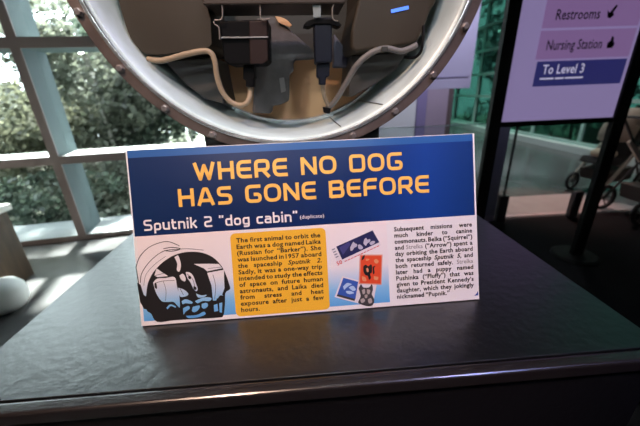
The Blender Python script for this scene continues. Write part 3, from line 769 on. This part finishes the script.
for q in ([(244, 176), (256, 170), (268, 180), (262, 192), (250, 190)], [(204, 168), (222, 170), (214, 178), (204, 178)], [(206, 218), (214, 214), (218, 232), (210, 234)], [(184, 256), (202, 262), (206, 280), (188, 278)], [(244, 256), (266, 260), (262, 274), (246, 272)]):
    flat('stamp_light', [sp(sm(q))], 0.0010, sal, parent=st)
st = flat('stamp', [sp([(86, 256), (258, 300), (238, 412), (48, 360)])], 0.0003, stw); st['label'] = 'blue stamp with a planet and a grey dog'
flat('stamp_picture', [sp([(92, 264), (166, 284), (152, 372), (62, 346)])], 0.0005, mat('printed_stamp_blue', (0.035, 0.10, 0.42), 0.4), parent=st)
ice = mat('printed_ice_blue', (0.42, 0.58, 0.80), 0.4)
for q in ([(90, 308), (110, 290), (134, 296), (120, 304), (104, 316), (96, 324)], [(118, 312), (140, 304), (154, 322), (142, 330), (128, 322)], [(104, 330), (126, 330), (146, 340), (124, 346), (108, 340)]):
    flat('stamp_planet', [sp(sm(q))], 0.0007, ice, parent=st)
flat('stamp_band', [sp([(62, 346), (150, 370), (148, 380), (58, 356)])], 0.0006, mat('printed_charcoal', (0.05, 0.046, 0.05), 0.4), parent=st)
flat('stamp_dog', [sp(sm([(168, 318), (180, 296), (192, 312), (220, 312), (234, 296), (240, 322), (234, 346), (246, 372), (240, 398), (220, 406), (190, 400), (166, 388), (178, 356)]))], 0.0006, MATS['printed_charcoal'], parent=st)
tg = mat('printed_tan_grey', (0.42, 0.37, 0.34), 0.4)
for q in ([(184, 326), (198, 320), (200, 340), (190, 346)], [(210, 322), (226, 326), (220, 346), (210, 340)], [(198, 350), (212, 348), (210, 364), (200, 364)], [(176, 374), (192, 366), (200, 380), (184, 390)], [(214, 372), (230, 366), (236, 386), (220, 392)]):
    flat('stamp_light', [sp(sm(q))], 0.0008, tg, parent=st)

# ------------------------------------------------------------------ directory sign on the right
DY = 2.14
dsg = empty('directory_sign', (1.8, DY, 0)); tag(dsg, 'tall lavender directory sign in a black two-post frame, pointing to restrooms', 'sign')
def ds(o): return child(o, dsg)
frame_m = mat('black_frame_metal', (0.006, 0.006, 0.0065), 0.6, spec=0.15)
lx0, lx1 = 1.305, 1.39; rx0, rx1 = 2.215, 2.305
for a, c in ((lx0, lx1), (rx0, rx1)):
    b = NB(); box2(b, (a, DY - 0.02, 0.03), (c, DY + 0.022, 2.35)); ds(link('post', b, frame_m, bevel=0.004))
    b = NB(); lathe(b, ((a + c) / 2, DY + 0.01, 0.006), [(0.17, 0), (0.17, 0.012), (0.15, 0.026), (0.03, 0.03)], 40); ds(link('base_disc', b, frame_m, smooth=False))
b = NB(); box2(b, (lx1, DY - 0.015, 1.4 - 0.292), (rx0, DY + 0.035, 1.4 - 0.258)); ds(link('cross_bar', b, frame_m))
b = NB(); box2(b, (lx1, DY - 0.015, 2.31), (rx0, DY + 0.035, 2.35)); ds(link('cross_bar', b, frame_m))
lav = (0.30, 0.235, 0.46)
def lit(name, c, e): return mat(name, c, 0.45, emit=c, estr=e)
LE = 0.34
b = NB(); box2(b, (lx1, DY, 1.4 - 0.258), (rx0, DY + 0.02, 2.31)); pnl = ds(link('panel', b, lit('backlit_lavender', lav, LE)))
def sign_block(name, quad, m, y, th=0.001):
    b = NB(); prism(b, [at(x, yy, y) for x, yy in quad], (0, th, 0)); return ds(link(name, b, m))
mauve = lit('backlit_mauve', (0.25, 0.145, 0.335), LE)
b = NB(); box2(b, (1.555, DY - 0.002, 1.4 + 0.305), (2.195, DY, 1.4 + 0.62)); ds(link('direction_block', b, mauve))
b = NB(); box2(b, (1.555, DY - 0.002, 1.4 + 0.128), (2.195, DY, 1.4 + 0.292)); ds(link('direction_block', b, mauve))
b = NB(); box2(b, (1.572, DY - 0.003, 1.4 - 0.036), (2.190, DY, 1.4 + 0.116)); ds(link('direction_block', b, lit('backlit_navy', (0.030, 0.030, 0.15), LE)))['label'] = 'navy block'
dt = mat('dark_violet_print', (0.022, 0.010, 0.04), 0.5)
wt = lit('white_print', (0.62, 0.58, 0.78), LE)
def ds_text(name, txt, x0, x1, z, size, m, bold=0.012, y=DY - 0.0035):
    me = words_to_meshes([(txt, bold, 0)])[0]
    b = NB(); vs, fs, mx, w = me
    V = [b.verts.new((x0 + (v.x - mx) * (x1 - x0) / w, y, z + v.y * size)) for v in vs]
    for f in fs:
        try: b.faces.new([V[i] for i in f])
        except ValueError: pass
    return ds(link(name, b, m))
ds_text('lettering', 'Restrooms', 1.632, 1.92, 1.4 + 0.350, 0.082, dt)
ds_text('lettering', 'Nursing Station', 1.612, 1.985, 1.4 + 0.182, 0.082, dt)
ds_text('lettering', 'To Level 3', 1.618, 1.905, 1.4 + 0.040, 0.080, wt)
b = NB()
for k in range(3):
    x = 1.612 + [0, 0.105, 0.175][k]; box2(b, (x, DY - 0.004, 1.4 + 0.006), (x + [0.095, 0.06, 0.125][k], DY - 0.003, 1.4 + 0.016))
ds(link('fine_print', b, wt))
# arrow and bottle shaped symbols after the words
def ds_shape(name, pts, cx, cz, s, m):
    b = NB(); prism(b, [(cx + x * s, DY - 0.0045, cz + z * s) for x, z in pts], (0, 0.001, 0)); return ds(link(name, b, m))
ds_shape('arrow_symbol', [(-0.45, 0.15), (-0.2, -0.1), (-0.05, 0.1), (0.3, 0.6), (0.5, 0.5), (0.2, -0.05), (0.35, -0.3), (0.0, -0.6), (-0.3, -0.45)], 1.99, 1.4 + 0.385, 0.062, dt)
ds_shape('bottle_symbol', [(-0.35, -0.5), (0.3, -0.5), (0.4, -0.1), (0.2, 0.15), (0.15, 0.5), (-0.1, 0.6), (-0.15, 0.2), (-0.4, 0.0)], 2.045, 1.4 + 0.212, 0.062, dt)

# lavender banner
bn = empty('wall_banner', (2.6, 4.9, 0)); tag(bn, 'pale lavender banner hanging behind the right side of the capsule', 'banner')
b = NB()
a0 = at(378, 95, 4.9); a1 = at(424, 92, 4.9); a2 = at(470, 88, 4.9)
box2(b, (a0.x, 4.9, a2.z), (a2.x, 4.92, 3.2)); child(link('cloth', b, mat('lavender_cloth', (0.42, 0.40, 0.54), 0.7), bevel=0.004), bn)
b = NB(); box2(b, (a0.x - 0.02, 4.885, a2.z + 0.16), (a2.x - 0.06, 4.899, a2.z + 0.166)); child(link('hem', b, mat('violet_thread', (0.22, 0.19, 0.36), 0.7)), bn)
b = NB(); tube(b, [(a0.x - 0.05, 4.91, 3.22), (a2.x + 0.05, 4.91, 3.22)], 0.02, 10); child(link('rod', b, frame_m), bn)
for x in (a0.x + 0.1, a2.x - 0.1):
    b = NB(); tube(b, [(x, 4.91, 3.22), (x, 4.91, 3.5)], 0.006, 8); child(link('hanger', b, frame_m), bn)

# ------------------------------------------------------------------ glass guard rail
rail_glass = glass_mat('guard_rail_glass', (0.90, 0.95, 0.94), 1.0)
gr = empty('glass_guard_rail', (1.6, 2.93, 0)); tag(gr, 'waist-high glass guard rail on floor clamps behind the directory sign', 'railing')
steelg = mat('grey_clamp_steel', (0.05, 0.05, 0.055), 0.4, 0.6)
edge_m = mat('pale_glass_edge', (0.30, 0.42, 0.40), 0.3)
for a, c in ((0.62, 2.075), (2.10, 3.0)):
    b = NB(); box2(b, (a, 2.925, 0.08), (c, 2.937, 1.035)); p = child(link('glass_panel', b, rail_glass), gr)
    b = NB(); box2(b, (a, 2.925, 1.035), (c, 2.937, 1.041)); child(link('glass_edge', b, edge_m), gr)
b = NB(); box2(b, (2.0765, 2.927, 0.2), (2.0985, 2.935, 1.035)); child(link('joint_strip', b, steelg), gr)
b = NB(); box2(b, (1.92, 2.94, 0.0), (2.03, 2.98, 1.0)); child(link('guard_post', b, mat('lilac_grey_post', (0.34, 0.29, 0.37), 0.5)), gr)
for x in (0.9, 2.0875, 2.9):
    b = NB(); box2(b, (x - 0.045, 2.90, 0.006), (x + 0.045, 2.96, 0.30)); child(link('clamp', b, steelg, bevel=0.004), gr)

# ------------------------------------------------------------------ bench and pouf on the left
bz = at(18, 203, 2.48).z
bq = empty('wooden_bench', (-2.75, 1.8, 0)); tag(bq, 'brown wooden block bench with a white top, by the left window', 'bench')
wood = mat('dark_brown_wood', (0.060, 0.036, 0.018), 0.6, var=0.3, scale=5, stretch=(1, 6, 1))
b = NB(); box2(b, (-3.1, 1.0, 0.0), (-2.385, 2.46, bz - 0.05)); child(link('body', b, wood, bevel=0.004), bq)
b = NB(); box2(b, (-3.15, 0.95, bz - 0.05), (-2.36, 2.49, bz)); child(link('top', b, mat('white_bench_top', (0.74, 0.72, 0.66), 0.4), bevel=0.004), bq)
pf = empty('round_pouf', (-2.20, 1.98, 0.0)); tag(pf, 'small white rounded pouf on the floor against the brown bench', 'pouf')
b = NB(); lathe(b, (0, 0, 0), [(0.05, 0.0), (0.105, 0.012), (0.135, 0.06), (0.142, 0.11), (0.135, 0.16), (0.105, 0.205), (0.05, 0.222), (0.012, 0.224)], 40)
link('cushion', b, mat('white_pouf_cover', (0.80, 0.82, 0.80), 0.6), pf, True)
b = NB(); lathe(b, (0, 0, 0.224), [(0.014, -0.002), (0.014, 0.003), (0.008, 0.006)], 16); link('button', b, mat('white_pouf_button', (0.7, 0.72, 0.7), 0.5), pf)

# ------------------------------------------------------------------ pushchairs
tyre = mat('black_tyre_rubber', (0.012, 0.012, 0.012), 0.7)
hubm = mat('dark_grey_hub', (0.06, 0.055, 0.05), 0.4, 0.3)
charc = mat('charcoal_pram_cloth', (0.022, 0.020, 0.020), 0.85, bump=0.2, bscale=80)
sand = mat('sand_coloured_cloth', (0.36, 0.29, 0.23), 0.85, bump=0.2, bscale=60)
cream = mat('cream_tube_paint', (0.50, 0.44, 0.36), 0.4)
brownc = mat('brown_basket_cloth', (0.045, 0.034, 0.028), 0.85)
def wheel(parent, x, y, z, r, w=0.035):
    b = NB(); annulus(b, (x, 0, z), [(r, y - w / 3), (r, y + w / 3), (r * .93, y + w / 2), (r * .78, y + w / 2), (r * .74, y + w / 4), (r * .74, y - w / 4), (r * .78, y - w / 2), (r * .93, y - w / 2)], 36)
    t = child(link('wheel', b, tyre, smooth=True), parent)
    b = NB()
    for k in range(6):
        a = PI * k / 3
        tube(b, [(x + 0.1 * r * math.cos(a), y, z + 0.1 * r * math.sin(a)), (x + .76 * r * math.cos(a), y, z + .76 * r * math.sin(a))], 0.006, 6)
    tube(b, [(x, y - w / 2, z), (x, y + w / 2, z)], 0.022, 14)
    o = link('hub', b, hubm, t); return t
def pushchair(label, X, Y, rot, s=1.0, cloth=charc, canopy_m=sand):
    """built at the origin facing -X, then turned and placed"""
    p = empty('pushchair', (0, 0, 0)); tag(p, label, 'stroller', 'parked pushchairs')
    for yy in (-0.24, 0.24):
        wheel(p, 0.34, yy, 0.145, 0.145); wheel(p, -0.34, yy * 0.75, 0.125, 0.125)
    for yy in (-0.22, 0.22):
        b = NB(); tube(b, spline([(0.34, yy, 0.145), (0.12, yy, 0.48), (0.06, yy, 0.56)], 4), 0.013, 10); child(link('rear_strut', b, hubm, smooth=True), p)
        b = NB(); box(b, Vector((-0.02, yy, 0.46)), (0.86, 0.03, 0.045), Matrix.Rotation(math.radians(-47), 3, 'Y')); child(link('side_rail', b, cream, bevel=0.008), p)
        b = NB(); tube(b, [(-0.28, yy * .8, 0.14 + .05), (-0.34, yy * .75, 0.125)], 0.014, 8); child(link('fork', b, hubm), p)
    b = NB(); tube(b, spline([(0.10, -0.22, 0.60), (0.38, -0.22, 0.98), (0.44, -0.17, 1.03), (0.44, 0.17, 1.03), (0.38, 0.22, 0.98), (0.10, 0.22, 0.60)], 5), 0.014, 10); child(link('handle', b, hubm, smooth=True), p)
    # seat shell
    b = NB(); prof = [(-0.36, 0.42), (-0.30, 0.50), (-0.05, 0.47), (0.02, 0.50), (0.20, 0.92), (0.26, 0.92), (0.10, 0.42), (-0.05, 0.38), (-0.30, 0.40)]
    prism(b, [(x, -0.17, z) for x, z in prof], (0, 0.34, 0)); child(link('seat', b, cloth, bevel=0.02, seg=3), p)
    # basket
    b = NB(); prism(b, [(-0.26, -0.19, 0.32), (0.26, -0.19, 0.34), (0.22, -0.19, 0.17), (-0.20, -0.19, 0.16)], (0, 0.38, 0)); child(link('basket', b, brownc, bevel=0.02, seg=3), p)
    # canopy: quarter shell
    b = NB(); rows = []
    for i in range(7):
        a = math.radians(-8 + 118 * i / 6); row = []
        for j in range(13):
            c = PI * j / 12
            yv = -0.2 * math.cos(c); rr = 0.36 * (0.55 + 0.45 * math.sin(c))
            row.append(b.verts.new((0.20 - rr * math.cos(a) * 1.05, yv, 0.74 + rr * math.sin(a))))
        rows.append(row)
    for i in range(6):
        for j in range(12):
            b.faces.new((rows[i][j], rows[i][j + 1], rows[i + 1][j + 1], rows[i + 1][j]))
    o = child(link('canopy', b, canopy_m, smooth=True), p); sd = o.modifiers.new('thickness', 'SOLIDIFY'); sd.thickness = 0.012
    b = NB(); bmesh.ops.create_uvsphere(b, u_segments=16, v_segments=10, radius=1); bmesh.ops.transform(b, matrix=Matrix.Translation((-0.16, 0, 0.53)) @ Matrix.Diagonal((0.16, 0.14, 0.07, 1)), verts=b.verts)
    child(link('blanket', b, mat('oatmeal_blanket', (0.46, 0.37, 0.27), 0.9, bump=0.3, bscale=30), smooth=True), p)
    p.matrix_world = Matrix.Translation((X, Y, 0.0)) @ Matrix.Rotation(rot, 4, 'Z') @ Matrix.Diagonal((s, s, s, 1))
    return p
pushchair('charcoal pushchair with sand canopy at the right edge, nearer of the two', 3.72, 2.85, math.radians(178), 1.0)
pushchair('smaller looking dark pushchair farther back, left of the nearer one', 4.02, 3.75, math.radians(14), 0.95)
